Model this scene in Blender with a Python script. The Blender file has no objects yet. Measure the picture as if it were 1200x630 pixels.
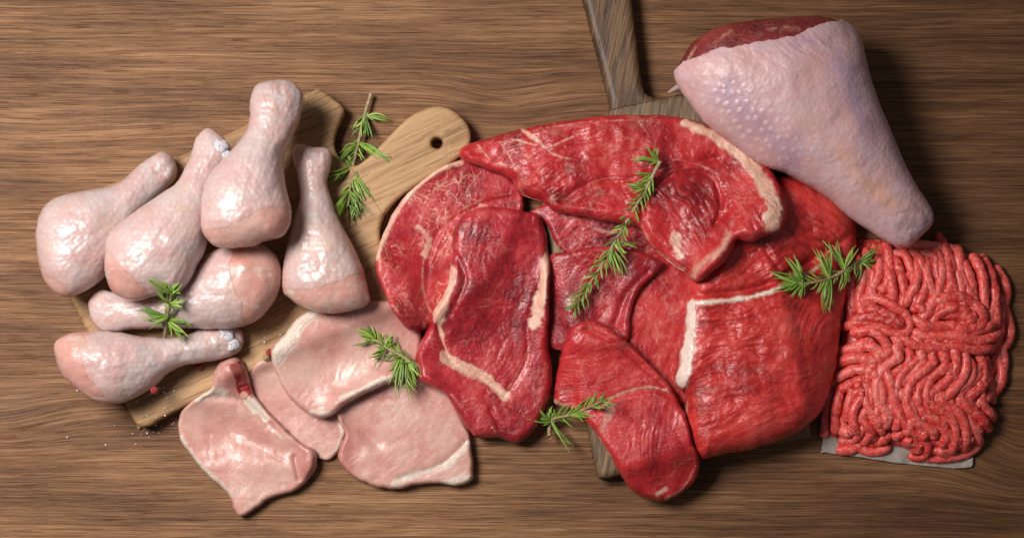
import bpy, math, random
import numpy as np
random.seed(7)
RNG = np.random.default_rng(11)
K = 0.0007                      # metres per photo pixel on the table
D, TILT = 2600.0, math.radians(6)
CX, CY = 600.0, 315.0
sT, cT = math.sin(TILT), math.cos(TILT)
sc = bpy.context.scene
COL = sc.collection

# ---------------------------------------------------------------- camera model
CAM = np.array([0, -D*sT, D*cT]); FW = -CAM/D; RT = np.array([1., 0, 0]); UP = np.array([0, cT, sT])
def unproj(px, py, z):
    px = np.asarray(px, float); py = np.asarray(py, float); z = np.asarray(z, float)
    d = FW*D + (px-CX)[..., None]*RT + (CY-py)[..., None]*UP
    t = (z-CAM[2])/d[..., 2]
    p = CAM + d*t[..., None]
    return p[..., 0], p[..., 1]
def proj(P):
    q = P-CAM; w = q@FW
    return CX+D*(q@RT)/w, CY-D*(q@UP)/w

# ---------------------------------------------------------------- numpy noise
def _hash(ix, iy, seed):
    h = (ix.astype(np.int64)*374761393 + iy.astype(np.int64)*668265263 + seed*1274126177) & 0xffffffff
    h = ((h ^ (h >> 13))*1274126177) & 0xffffffff
    return ((h ^ (h >> 16)) & 0xffff)/65535.0
def vnoise(x, y, seed=0):
    ix = np.floor(x); iy = np.floor(y); fx = x-ix; fy = y-iy
    fx = fx*fx*fx*(fx*(fx*6-15)+10); fy = fy*fy*fy*(fy*(fy*6-15)+10)
    a = _hash(ix, iy, seed); b = _hash(ix+1, iy, seed); c = _hash(ix, iy+1, seed); d = _hash(ix+1, iy+1, seed)
    return (a*(1-fx)+b*fx)*(1-fy)+(c*(1-fx)+d*fx)*fy
def fbm(x, y, seed=0, oct=3):
    s = 0; a = 1; t = 0
    for i in range(oct):
        c, n = math.cos(i*.9), math.sin(i*.9)
        s = s+a*vnoise((x*c-y*n)*2**i, (x*n+y*c)*2**i, seed+i*17); t += a; a *= .5
    return s/t*2-1
def cells(x, y, s, seed=0, jit=.55):           # jittered hex cells: distance to the nearest centre / spacing
    best = np.full(x.shape, 9.); gy = np.floor(y/(s*.87))
    for dy in (-1, 0, 1):
        r = gy+dy; off = (r % 2)*.5; gx = np.floor(x/s-off)
        for dx in (-1, 0, 1):
            c = gx+dx
            px = (c+off+.5+(_hash(c, r, seed)-.5)*jit)*s; py = (r+.5+(_hash(c, r, seed+5)-.5)*jit)*s*.87
            best = np.minimum(best, np.hypot(x-px, y-py)/s)
    return best
def sstep(a, b, x):
    t = np.clip((x-a)/(b-a), 0, 1); return t*t*(3-2*t)
def blur(A, s):
    r = int(s*2.5)+1; k = np.exp(-np.arange(-r, r+1)**2/(2*s*s)); k /= k.sum()
    for ax in (0, 1):
        P = np.pad(A, [(r, r) if i == ax else (0, 0) for i in (0, 1)], mode='edge')
        o = np.zeros_like(A)
        for i, w in enumerate(k):
            o += w*(P[i:i+A.shape[0]] if ax == 0 else P[:, i:i+A.shape[1]])
        A = o
    return A
def catmull(pts, closed=True, sub=8):
    p = np.array(pts, float); n = len(p); out = []
    rng = range(n) if closed else range(n-1)
    for i in rng:
        if closed: a, b, c, d = p[i-1], p[i], p[(i+1) % n], p[(i+2) % n]
        else: a, b, c, d = p[max(i-1, 0)], p[i], p[i+1], p[min(i+2, n-1)]
        t = np.arange(sub)[:, None]/sub
        out.append(.5*(2*b+(c-a)*t+(2*a-5*b+4*c-d)*t*t+(3*b-a-3*c+d)*t**3))
    if not closed: out.append(p[-1:])
    return np.concatenate(out)
def segdist(x, y, pts, closed=False, want_t=False):
    best = np.full(x.shape, 1e9); bt = np.zeros(x.shape); n = len(pts); m = n if closed else n-1
    for i in range(m):
        a = pts[i]; b = pts[(i+1) % n]; e = b-a; l = e@e+1e-9
        t = np.clip(((x-a[0])*e[0]+(y-a[1])*e[1])/l, 0, 1)
        d = np.hypot(x-a[0]-t*e[0], y-a[1]-t*e[1])
        if want_t:
            k = d < best; bt = np.where(k, (i+t)/m, bt)
        best = np.minimum(best, d)
    return (best, bt) if want_t else best
def sdf(x, y, pts):                            # positive inside
    d = segdist(x, y, pts, True); ins = np.zeros(x.shape, bool); n = len(pts)
    for i in range(n):
        a = pts[i]; b = pts[(i+1) % n]
        if a[1] == b[1]: continue
        c = (a[1] > y) != (b[1] > y)
        ins ^= c & (x < (b[0]-a[0])*(y-a[1])/(b[1]-a[1])+a[0])
    return np.where(ins, d, -d)
def inflate(mask):                             # Poisson solve, sqrt(2*phi) is round in section
    def solve(m, h, phi, it):
        for _ in range(it):
            P = np.pad(phi, 1)
            phi = np.where(m, (P[:-2, 1:-1]+P[2:, 1:-1]+P[1:-1, :-2]+P[1:-1, 2:]+h*h)/4, 0)
        return phi
    phi = None
    for s, it in ((8, 300), (4, 160), (2, 120), (1, 60)):
        m = mask[::s, ::s]
        if phi is None: phi = np.zeros(m.shape)
        else:
            phi = np.repeat(np.repeat(phi, 2, 0), 2, 1)[:m.shape[0], :m.shape[1]]
            phi = np.pad(phi, ((0, m.shape[0]-phi.shape[0]), (0, m.shape[1]-phi.shape[1])), mode='edge')
        phi = solve(m, s, phi, it)
    return np.sqrt(np.maximum(2*phi, 0))

# ---------------------------------------------------------------- what already lies on the table
HX0, HY0, HW, HH = -720, -460, 1440, 920
HMAP = np.zeros((HH, HW))
def hsample(x, y):
    i = np.clip(np.round(np.asarray(x)-HX0).astype(int), 0, HW-1); j = np.clip(np.round(np.asarray(y)-HY0).astype(int), 0, HH-1)
    return HMAP[j, i]
def hwrite(X, Y, Z, m):
    i = np.clip(np.round(X[m]-HX0).astype(int), 0, HW-1); j = np.clip(np.round(Y[m]-HY0).astype(int), 0, HH-1)
    np.maximum.at(HMAP, (j, i), Z[m])

# ---------------------------------------------------------------- meshes
def mesh_obj(name, V, F, mat, parent=None, origin=(0, 0, 0), paint=None, smooth=True):
    me = bpy.data.meshes.new(name)
    V = (np.asarray(V)-np.asarray(origin))*K
    F = np.asarray(F, np.int32); n, q = F.shape
    me.vertices.add(len(V)); me.vertices.foreach_set('co', V.astype(np.float32).ravel())
    me.loops.add(n*q); me.loops.foreach_set('vertex_index', F.ravel())
    me.polygons.add(n); me.polygons.foreach_set('loop_start', np.arange(0, n*q, q, dtype=np.int32))
    me.polygons.foreach_set('use_smooth', np.full(n, smooth))
    me.update(calc_edges=True); me.validate()
    if paint is not None and len(me.vertices) == len(paint):
        a = me.attributes.new('paint', 'FLOAT_COLOR', 'POINT')
        P = np.ones((len(V), 4), np.float32); P[:, :3] = paint[:, :3]
        a.data.foreach_set('color', P.ravel())
    me.materials.append(mat)
    o = bpy.data.objects.new(name, me); COL.objects.link(o)
    if parent is not None: o.parent = parent
    else: o.location = np.asarray(origin)*K
    return o
def tag(o, label=None, cat=None, group=None, kind=None):
    for k, v in (('label', label), ('category', cat), ('group', group), ('kind', kind)):
        if v: o[k] = v
    return o
def empty(name, origin, label, cat, group=None):
    o = bpy.data.objects.new(name, None); COL.objects.link(o); o.location = np.asarray(origin)*K
    o.empty_display_size = .02
    return tag(o, label, cat, group)

class Sheet: pass
def grid_for(poly, pad=3, step=1.0):
    x0, y0 = np.floor(poly.min(0))-pad; x1, y1 = np.ceil(poly.max(0))+pad
    return np.meshgrid(np.arange(x0, x1+step, step), np.arange(y0, y1+step, step))
def grid_mesh(X, Y, d, zt, zb, step=1.0, inset=0., weld=False, cellmask=None):
    ins = d > 0
    C = ins[:-1, :-1] | ins[1:, :-1] | ins[:-1, 1:] | ins[1:, 1:]
    if cellmask is not None: C &= cellmask
    gy, gx = np.gradient(d, step); gl = np.hypot(gx, gy)+1e-6; gx = gx/gl; gy = gy/gl
    out = d <= 0
    mx = np.where(out, gx*(-d), 0); my = np.where(out, gy*(-d), 0)
    PX = X+mx; PY = Y+my
    idx = np.arange(X.size).reshape(X.shape)
    q = np.stack([idx[:-1, :-1][C], idx[:-1, 1:][C], idx[1:, 1:][C], idx[1:, :-1][C]], 1)
    used = np.unique(q); re = np.full(X.size, -1); re[used] = np.arange(len(used)); q = re[q]
    n = len(used); fx, fy = PX.ravel()[used], PY.ravel()[used]
    of = out.ravel()[used]
    T = np.stack([fx, fy, zt.ravel()[used]], 1)
    B = np.stack([fx+np.where(of, gx.ravel()[used]*inset, 0), fy+np.where(of, gy.ravel()[used]*inset, 0), zb.ravel()[used]], 1)
    e = np.concatenate([q[:, [0, 1]], q[:, [1, 2]], q[:, [2, 3]], q[:, [3, 0]]])
    key = np.minimum(e[:, 0], e[:, 1]).astype(np.int64)*n+np.maximum(e[:, 0], e[:, 1])
    u, first, cnt = np.unique(key, return_index=True, return_counts=True)
    be = e[first[cnt == 1]]
    if weld:
        bi = np.where(of, np.arange(n), np.arange(n)+n)
        F = np.concatenate([q, bi[q][:, ::-1]])
        V = np.concatenate([T, B])
        if cellmask is not None:
            pass
    else:
        V = np.concatenate([T, B])
        F = np.concatenate([q, (q+n)[:, ::-1], np.stack([be[:, 1], be[:, 0], be[:, 0]+n, be[:, 1]+n], 1)])
    uu = np.unique(F); r2 = np.full(len(V), -1); r2[uu] = np.arange(len(uu))
    return V[uu], r2[F], used
def vnormals(V, F):
    a = V[F[:, 2]]-V[F[:, 0]]; b = V[F[:, 3]]-V[F[:, 1]]
    fn = np.cross(a, b); N = np.zeros_like(V)
    for i in range(4): np.add.at(N, F[:, i], fn)
    return N/(np.linalg.norm(N, axis=1, keepdims=True)+1e-9)
def overlay(name, V, F, mask, t, mat, parent, origin, paint=None, sink=.8, own=False):
    """A skin/fat layer lying on a base mesh: the faces where mask>0, lifted along the normals; thin at its rim."""
    if own: paint = paint.copy(); paint[:, 0] = mask
    N = vnormals(V, F)
    keep = (mask[F] > 0.02).all(1)
    if not keep.any(): return None
    f = F[keep]; uu = np.unique(f); re = np.full(len(V), -1); re[uu] = np.arange(len(uu)); f = re[f]
    off = -sink+(t+sink)*sstep(.02, .45, mask[uu])
    v = V[uu]+N[uu]*off[:, None]
    lab = np.arange(len(uu))                                   # one part per connected piece, crumbs dropped
    while True:
        l2 = lab.copy(); m = lab[f].min(1)
        for i in range(4): np.minimum.at(l2, f[:, i], m)
        l2 = l2[l2]
        if (l2 == lab).all(): break
        lab = l2
    fl = lab[f[:, 0]]; ids, cnt = np.unique(fl, return_counts=True)
    for i, c in zip(ids, cnt):
        if c < max(45, .04*cnt.max()): continue
        g = f[fl == i]; u2 = np.unique(g); r2 = np.full(len(v), -1); r2[u2] = np.arange(len(u2))
        mesh_obj(name, v[u2], r2[g], mat, parent, origin, None if paint is None else paint[uu][u2])

# ---------------------------------------------------------------- materials
class NT:
    def __init__(s, name):
        s.m = bpy.data.materials.new(name); s.m.use_nodes = True; s.t = s.m.node_tree; s.t.nodes.clear()
        s.out = s.n('ShaderNodeOutputMaterial'); s.b = s.n('ShaderNodeBsdfPrincipled')
        s.l(s.b.outputs[0], s.out.inputs['Surface'])
        tc = s.n('ShaderNodeTexCoord'); v = s.n('ShaderNodeVectorMath', operation='SCALE')
        v.inputs['Scale'].default_value = 1/K; s.l(tc.outputs['Object'], v.inputs[0]); s.P = v.outputs[0]
    def n(s, t, **k):
        o = s.t.nodes.new(t)
        for a, b in k.items(): setattr(o, a, b)
        return o
    def l(s, a, b): s.t.links.new(a, b)
    def put(s, sock, v):
        if isinstance(v, bpy.types.NodeSocket): s.l(v, sock)
        elif v is not None: sock.default_value = v
    def map(s, scale, rot=0, loc=(0, 0, 0), src=None):
        m = s.n('ShaderNodeMapping'); s.l(src or s.P, m.inputs[0])
        m.inputs['Rotation'].default_value = (0, 0, rot); m.inputs['Scale'].default_value = scale; m.inputs['Location'].default_value = loc
        return m.outputs[0]
    def noise(s, vec=None, scale=1., detail=2., rough=.5, dist=0., col=False):
        o = s.n('ShaderNodeTexNoise'); s.l(vec or s.P, o.inputs['Vector'])
        o.inputs['Scale'].default_value = scale; o.inputs['Detail'].default_value = detail
        o.inputs['Roughness'].default_value = rough; o.inputs['Distortion'].default_value = dist
        return o.outputs['Color' if col else 'Fac']
    def voro(s, vec=None, scale=1., feature='F1', out='Distance', rnd=1.):
        o = s.n('ShaderNodeTexVoronoi', feature=feature); s.l(vec or s.P, o.inputs['Vector'])
        o.inputs['Scale'].default_value = scale; o.inputs['Randomness'].default_value = rnd
        return o.outputs[out]
    def math(s, op, a, b=None, c=None, clamp=False):
        o = s.n('ShaderNodeMath', operation=op, use_clamp=clamp)
        for i, v in enumerate((a, b, c)): s.put(o.inputs[i], v)
        return o.outputs[0]
    def ramp(s, f, stops, interp='LINEAR'):
        o = s.n('ShaderNodeValToRGB'); s.l(f, o.inputs[0]); r = o.color_ramp; r.interpolation = interp
        while len(r.elements) < len(stops): r.elements.new(.5)
        for e, (p, c) in zip(r.elements, stops):
            e.position = p; e.color = (*c, 1) if isinstance(c, tuple) else (c, c, c, 1)
        return o.outputs[0]
    def step(s, f, a, b):
        o = s.n('ShaderNodeMapRange', interpolation_type='SMOOTHSTEP'); s.l(f, o.inputs[0])
        o.inputs[1].default_value = a; o.inputs[2].default_value = b
        return o.outputs[0]
    def mix(s, f, a, b, blend='MIX'):
        o = s.n('ShaderNodeMix', data_type='RGBA', blend_type=blend)
        s.put(o.inputs[0], f)
        for sk, v in ((o.inputs[6], a), (o.inputs[7], b)):
            s.put(sk, (*v, 1) if isinstance(v, tuple) else v)
        return o.outputs[2]
    def attr(s, name='paint'):
        a = s.n('ShaderNodeAttribute', attribute_name=name); p = s.n('ShaderNodeSeparateColor')
        s.l(a.outputs['Color'], p.inputs[0]); return p.outputs
    def set(s, **k):
        for a, v in k.items():
            a = a.replace('_', ' ')
            if isinstance(v, tuple) and len(v) == 3 and s.b.inputs[a].type == 'RGBA': v = (*v, 1)
            s.put(s.b.inputs[a], v)
    def bump(s, h, dist, strength=1.):
        o = s.n('ShaderNodeBump'); o.inputs['Strength'].default_value = strength; o.inputs['Distance'].default_value = dist*K
        s.l(h, o.inputs['Height']); s.l(o.outputs[0], s.b.inputs['Normal']); return o.outputs[0]
    def sss(s, w, scale, rad):
        s.set(Subsurface_Weight=w, Subsurface_Scale=scale*K); s.b.inputs['Subsurface Radius'].default_value = rad

def meat_mat(name, dark, mid, light, fat, marb=(.0, .02), vein_scale=.035, sss=.2, rough=(.2, .4), fibw=.3, grainrot=.6, gloss=.5, bmp=.5, finew=.3, coat=.22):
    s = NT(name); r, g, b = s.attr()[:3]
    warp = s.noise(s.map((.03, .03, .03)), 1, 3, .6, col=True)
    vm = s.n('ShaderNodeVectorMath', operation='MULTIPLY_ADD'); s.l(warp, vm.inputs[0]); vm.inputs[1].default_value = (30, 30, 30); s.l(s.P, vm.inputs[2])
    W = vm.outputs[0]
    big = s.noise(W, .03, 4, .6); fine = s.noise(s.P, .35, 3, .65); fib = s.noise(s.map((.05, .6, .05), grainrot, src=W), 1, 3, .6)
    f = s.math('ADD', s.math('MULTIPLY', big, .75), s.math('MULTIPLY_ADD', fib, fibw, .15-fibw/2))
    f = s.math('ADD', f, s.math('MULTIPLY_ADD', g, .9, -.47))
    base = s.ramp(f, [(.22, dark), (.55, mid), (.86, light)])
    base = s.mix(s.math('MULTIPLY', s.step(fine, .5, .72), finew), base, light)
    # marbling: thin warped veins where paint blue asks for them
    v = s.math('ABSOLUTE', s.math('SUBTRACT', s.noise(W, vein_scale, 2, .55), .5))
    v2 = s.math('ABSOLUTE', s.math('SUBTRACT', s.noise(s.map((1, 1, 1), 1.1, (40, 9, 3), src=W), vein_scale*2.1, 1, .55), .5))
    vein = s.math('MAXIMUM', s.math('SUBTRACT', 1, s.step(v, marb[0], marb[1]+.012)), s.math('MULTIPLY', s.math('SUBTRACT', 1, s.step(v2, 0, marb[1]+.008)), .7))
    gate = s.step(s.noise(W, .022, 2, .5), .42, .6)
    vein = s.math('MULTIPLY', s.math('MULTIPLY', vein, gate), b)
    fm = s.math('MAXIMUM', vein, s.step(s.math('ADD', r, s.math('MULTIPLY_ADD', s.noise(s.P, .14, 4, .6), .7, -.35)), .22, .8), clamp=True)
    fatc = s.mix(s.noise(s.P, .12, 3, .6), tuple(c*.86 for c in fat), tuple(min(.95, c*1.1) for c in fat))
    colr = s.mix(fm, base, fatc)
    s.set(Base_Color=colr, Specular_IOR_Level=gloss, IOR=1.42)
    s.put(s.b.inputs['Roughness'], s.math('MULTIPLY_ADD', s.step(s.noise(s.P, .09, 3, .6), .35, .65), rough[1]-rough[0], rough[0]))
    s.sss(sss, 5, (1., .35, .25)); s.set(Coat_Weight=coat, Coat_Roughness=.16, Coat_IOR=1.4)
    h = s.math('ADD', s.math('MULTIPLY', s.noise(s.P, .28, 4, .65), 1.), s.math('MULTIPLY', fib, fibw*4))
    h = s.math('ADD', h, s.math('MULTIPLY', fm, .3))
    s.bump(h, 1.5, bmp)
    return s.m
def fat_mat(name, c1, c2, pink, sss=.25, rough=.38, bscale=.2, edge=None):
    s = NT(name)
    n = s.noise(s.P, .07, 4, .6, .4); f = s.noise(s.P, bscale, 4, .65)
    c = s.mix(s.step(n, .3, .7), c1, c2); c = s.mix(s.math('MULTIPLY', s.step(f, .55, .72), .65), c, pink)
    if edge:
        r = s.attr()[0]
        c = s.mix(s.step(s.math('ADD', r, s.math('MULTIPLY_ADD', s.noise(s.P, .16, 4, .65), .9, -.45)), .05, .7), edge, c)
    s.set(Base_Color=c, Roughness=rough, Specular_IOR_Level=.5); s.sss(sss, 5, (1., .5, .35))
    s.bump(s.math('ADD', f, s.math('MULTIPLY', n, 1.5)), 1.6, .8)
    return s.m
def skin_mat(name, pale, pink, deep, extra=None, rough=.36, sss=.3, bmp=.9):
    s = NT(name); r, g, b = s.attr()[:3]
    n = s.noise(s.P, .025, 4, .6, .5); f = s.noise(s.P, .22, 4, .65)
    c = s.mix(s.step(n, .35, .68), pale, pink)
    c = s.mix(s.math('MULTIPLY', r, .85), c, deep)
    c = s.mix(s.math('MULTIPLY', g, .55), c, tuple(min(.93, x*1.13+.04) for x in pale))
    c = s.mix(s.math('MULTIPLY', s.step(f, .5, .72), .22), c, deep)
    if extra: c = s.mix(s.math('MULTIPLY', b, .75), c, extra)
    s.set(Base_Color=c, Specular_IOR_Level=.5)
    s.put(s.b.inputs['Roughness'], s.math('MULTIPLY_ADD', s.noise(s.P, .06, 3, .6), .3, rough-.15))
    s.set(Coat_Weight=.3, Coat_Roughness=.3, Coat_IOR=1.4); s.sss(sss, 6, (1., .5, .4))
    s.bump(s.math('ADD', f, s.math('MULTIPLY', s.noise(s.P, .07, 2, .5), 1.2)), 1.6, bmp)
    return s.m
def wood_mat(name, dark, mid, light, rot=0., grey=None, lines=(.012, .16), warpattr=False, rough=(.42, .65), contrast=1., scratch=.0, spec=.4, wobble=12, falloff_tint=None, ramp=(.3, .48, .72), porew=.5):
    s = NT(name)
    P = s.map((1, 1, 1), rot)
    if warpattr:
        a = s.n('ShaderNodeAttribute', attribute_name='warp'); cm = s.n('ShaderNodeCombineXYZ')
        s.l(a.outputs['Fac'], cm.inputs[1]); va = s.n('ShaderNodeVectorMath', operation='ADD'); s.l(P, va.inputs[0]); s.l(cm.outputs[0], va.inputs[1]); P = va.outputs[0]
    wob = s.noise(s.map((.006, .02, .02), src=P), 1, 3, .55, col=True)
    vm = s.n('ShaderNodeVectorMath', operation='MULTIPLY_ADD'); s.l(wob, vm.inputs[0]); vm.inputs[1].default_value = (0, wobble, 0); s.l(P, vm.inputs[2]); W = vm.outputs[0]
    lx, ly = lines
    tone = s.noise(s.map((.003, .022, .02), src=W), 1, 3, .55)
    ring = s.noise(s.map((lx*.35, ly*.55, .02), src=W), 1, 4, .62)
    fine = s.noise(s.map((lx*1.3, ly*1.6, .02), src=W), 1, 5, .7)
    pore = s.noise(s.map((lx*2.4, ly*1.5, .02), loc=(3, 11, 5), src=W), 1, 2, .5)
    hair = s.noise(s.map((lx*1.7, ly*3.2, .02), loc=(7, 3, 1), src=W), 1, 3, .65)
    f = s.math('ADD', s.math('MULTIPLY', tone, .5), s.math('ADD', s.math('MULTIPLY', ring, .38*contrast), s.math('MULTIPLY', fine, .62*contrast)))
    f = s.math('ADD', f, s.math('MULTIPLY_ADD', hair, .5*contrast, -.5*.5*contrast-.25))
    f = s.math('SUBTRACT', f, .5*contrast-.5)
    c = s.ramp(f, [(ramp[0], dark), (ramp[1], mid), (ramp[2], light)])
    pm = s.math('MULTIPLY', s.step(pore, .6, .68), porew)
    c = s.mix(pm, c, tuple(x*.6 for x in dark))
    if grey:
        c = s.mix(s.math('MULTIPLY', s.step(s.noise(s.map((.006, .012, .01)), 1, 3, .55), .45, .7), .5), c, grey)
    if falloff_tint:                                             # light falloff painted into the wood colour: darker to the right, in uneven streaks
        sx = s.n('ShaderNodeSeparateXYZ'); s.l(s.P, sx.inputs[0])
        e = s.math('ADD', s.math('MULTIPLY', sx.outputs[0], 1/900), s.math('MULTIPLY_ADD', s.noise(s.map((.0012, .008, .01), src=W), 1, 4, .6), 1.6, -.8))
        c = s.mix(s.step(e, -.15, .95), c, s.mix(1., c, falloff_tint, 'MULTIPLY'))
    if scratch:
        sn = s.noise(s.map((.25, .02, .02), .7, src=s.P), 1, 3, .6)
        c = s.mix(s.math('MULTIPLY', s.step(sn, .66, .74), scratch), c, light)
    s.set(Base_Color=c, Specular_IOR_Level=spec)
    s.put(s.b.inputs['Roughness'], s.math('MULTIPLY_ADD', fine, rough[1]-rough[0], rough[0]))
    h = s.math('SUBTRACT', s.math('ADD', fine, s.math('MULTIPLY', ring, .6)), s.math('MULTIPLY', pm, .8))
    s.bump(h, 1.4, .6)
    return s

M = {}
FAT = (.66, .35, .26)
M['beef'] = meat_mat('beef', (.19, .007, .01), (.45, .021, .025), (.6, .062, .058), FAT, vein_scale=.02)
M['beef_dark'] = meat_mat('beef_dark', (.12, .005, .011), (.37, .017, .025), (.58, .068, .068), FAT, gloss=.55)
M['beef_marbled'] = meat_mat('beef_marbled', (.16, .007, .013), (.4, .021, .027), (.57, .085, .08), FAT, marb=(0, .016), vein_scale=.045, rough=(.25, .42))
M['roast'] = meat_mat('roast', (.24, .01, .01), (.54, .03, .028), (.66, .08, .066), FAT, grainrot=.15, rough=(.16, .32), gloss=.6)
M['pork'] = meat_mat('pork', (.43, .16, .135), (.545, .275, .228), (.61, .395, .33), (.65, .52, .44), marb=(0, .015), sss=.3, rough=(.28, .45), fibw=.2, bmp=.2, finew=.15, coat=.22)
M['fat'] = fat_mat('fat', (.66, .34, .245), (.74, .47, .36), (.58, .19, .14), edge=(.5, .1, .085))
M['sinew'] = fat_mat('sinew', (.74, .54, .46), (.82, .67, .6), (.62, .3, .26), rough=.28, bscale=.12, edge=(.56, .2, .17))
M['pork_fat'] = fat_mat('pork_fat', (.58, .43, .35), (.65, .54, .45), (.54, .32, .26), edge=(.52, .29, .235))
M['skin'] = skin_mat('chicken_skin', (.53, .42, .405), (.535, .34, .32), (.54, .28, .235), (.56, .42, .3), rough=.36, bmp=.25)
M['flesh'] = meat_mat('chicken_flesh', (.48, .2, .16), (.58, .31, .26), (.6, .4, .34), (.58, .44, .37), sss=.35, rough=(.2, .36), fibw=.1, bmp=.35, finew=.15)
M['gristle'] = fat_mat('gristle', (.5, .49, .54), (.58, .55, .56), (.55, .25, .2), rough=.22, bscale=.1)
M['turkey'] = skin_mat('turkey_skin', (.62, .4, .415), (.63, .35, .335), (.35, .22, .34), (.7, .36, .23), rough=.42, sss=.25, bmp=.5)
M['turkey_meat'] = meat_mat('turkey_meat', (.1, .012, .014), (.24, .03, .03), (.42, .1, .08), (.62, .3, .2), rough=(.25, .42))
M['board'] = wood_mat('board_wood', (.2, .1, .04), (.37, .2, .088), (.5, .315, .16), rot=-math.radians(25.6), lines=(.011, .2), contrast=1., scratch=.4, rough=(.5, .68)).m
M['board_dark'] = wood_mat('aged_board_wood', (.04, .024, .012), (.14, .08, .038), (.3, .19, .1), rot=math.radians(-78.5), grey=(.11, .078, .055), lines=(.012, .14), contrast=1.05, rough=(.42, .6)).m
tw = wood_mat('table_wood', (.06, .023, .0085), (.18, .079, .032), (.39, .203, .095), lines=(.0085, .4), warpattr=True, contrast=1.1, ramp=(.32, .5, .72), porew=.5, rough=(.45, .6), spec=.25, wobble=5, falloff_tint=(.62, .55, .5))
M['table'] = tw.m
s = NT('paper'); nz = s.noise(s.P, .06, 4, .6); s.set(Base_Color=s.ramp(nz, [(.3, (.34, .28, .235)), (.7, (.43, .37, .32))]), Roughness=.45, Transmission_Weight=.12)
s.bump(s.noise(s.P, .05, 4, .6), 4, .7); M['paper'] = s.m
s = NT('mince'); r, g, b = s.attr()[:3]
nz = s.noise(s.P, .16, 4, .65); fl = s.step(s.noise(s.map((1, 1, 1), 0, (31, 7, 2)), .24, 4, .66), .5, .62)
c = s.ramp(s.math('ADD', s.math('MULTIPLY', nz, .7), s.math('MULTIPLY', g, .4)), [(.3, (.46, .014, .014)), (.55, (.78, .062, .052)), (.8, (.86, .19, .16))])
c = s.mix(s.math('MULTIPLY', fl, .5), c, (.82, .36, .28)); s.set(Base_Color=c, Roughness=.36, Specular_IOR_Level=.45); s.sss(.08, 4, (1, .35, .25)); s.set(Coat_Weight=.2, Coat_Roughness=.2)
s.bump(s.noise(s.P, .3, 4, .65), 1.6, .8); M['mince'] = s.m
s = NT('rosemary_leaf'); r, g, b = s.attr()[:3]
c = s.ramp(r, [(0, (.065, .145, .014)), (.5, (.175, .3, .035)), (1, (.37, .49, .09))]); c = s.mix(s.math('MULTIPLY', g, .6), c, (.34, .42, .18))
s.set(Base_Color=c, Roughness=.4, Specular_IOR_Level=.4); s.sss(.1, 2, (.4, 1, .2)); M['leaf'] = s.m
s = NT('rosemary_stem'); c = s.ramp(s.noise(s.P, .2, 3, .6), [(.3, (.22, .13, .06)), (.7, (.42, .33, .2))]); s.set(Base_Color=c, Roughness=.6); s.bump(s.noise(s.P, .5, 3), 1, .8); M['stem'] = s.m
s = NT('salt_crystal'); s.set(Base_Color=(.85, .83, .8), Roughness=.25, Transmission_Weight=.4, IOR=1.5); M['salt'] = s.m
for nm, c1, c2 in (('pink', (.2, .012, .012), (.42, .04, .03)), ('tan', (.22, .13, .06), (.5, .36, .2))):
    s = NT(nm+'_peppercorn_shell'); s.set(Base_Color=s.mix(s.noise(s.P, .5, 3), c1, c2), Roughness=.45); s.bump(s.voro(s.P, .6), 1.5, 1); M[nm] = s.m

# ---------------------------------------------------------------- generic pieces of meat
def outline_world(pts, zf, wig=1.2, seed=0, sub=8):
    p = catmull(pts, True, sub)
    if wig:
        t = np.arange(len(p)); nx = fbm(p[:, 0]/11, p[:, 1]/11, seed+3, 3)*wig; ny = fbm(p[:, 0]/11, p[:, 1]/11, seed+9, 3)*wig
        p = p+np.stack([nx, ny], 1)
    z = zf(p) if callable(zf) else np.full(len(p), float(zf))
    x, y = unproj(p[:, 0], p[:, 1], z)
    return np.stack([x, y], 1)
def paint_mask(px, py, spec, seed, gate=True):
    """spec: list of (points, half width start, half width end, strength, softness); a single point is a blob"""
    m = np.zeros(px.shape)
    nz = fbm(px/12, py/12, seed+31, 4)
    for i, (pts, w0, w1, st, so) in enumerate(spec):
        pts = np.array(pts, float)
        lo = pts.min(0)-max(w0, w1)*2-so*2-6; hi = pts.max(0)+max(w0, w1)*2+so*2+6
        k = (px > lo[0]) & (px < hi[0]) & (py > lo[1]) & (py < hi[1])
        if not k.any(): continue
        if len(pts) == 1:
            d = np.hypot(px[k]-pts[0, 0], py[k]-pts[0, 1]); t = 0
        else:
            d, t = segdist(px[k], py[k], catmull(pts, False, 5), False, True)
        w = w0+(w1-w0)*t; w = w*(1+.9*nz[k])*((.5+.6*sstep(-.45, .25, fbm(px[k]/24, py[k]/24, seed+77+i*5, 2))) if gate else (.85+.3*fbm(px[k]/24, py[k]/24, seed+77+i*5, 2)))
        m[k] = np.maximum(m[k], st*(1-sstep(w-so, w+so, d+nz[k]*so*.6+fbm(px[k]/4.5, py[k]/4.5, seed+91, 2)*min(1.3, w0*.4))))
    return m
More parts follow.
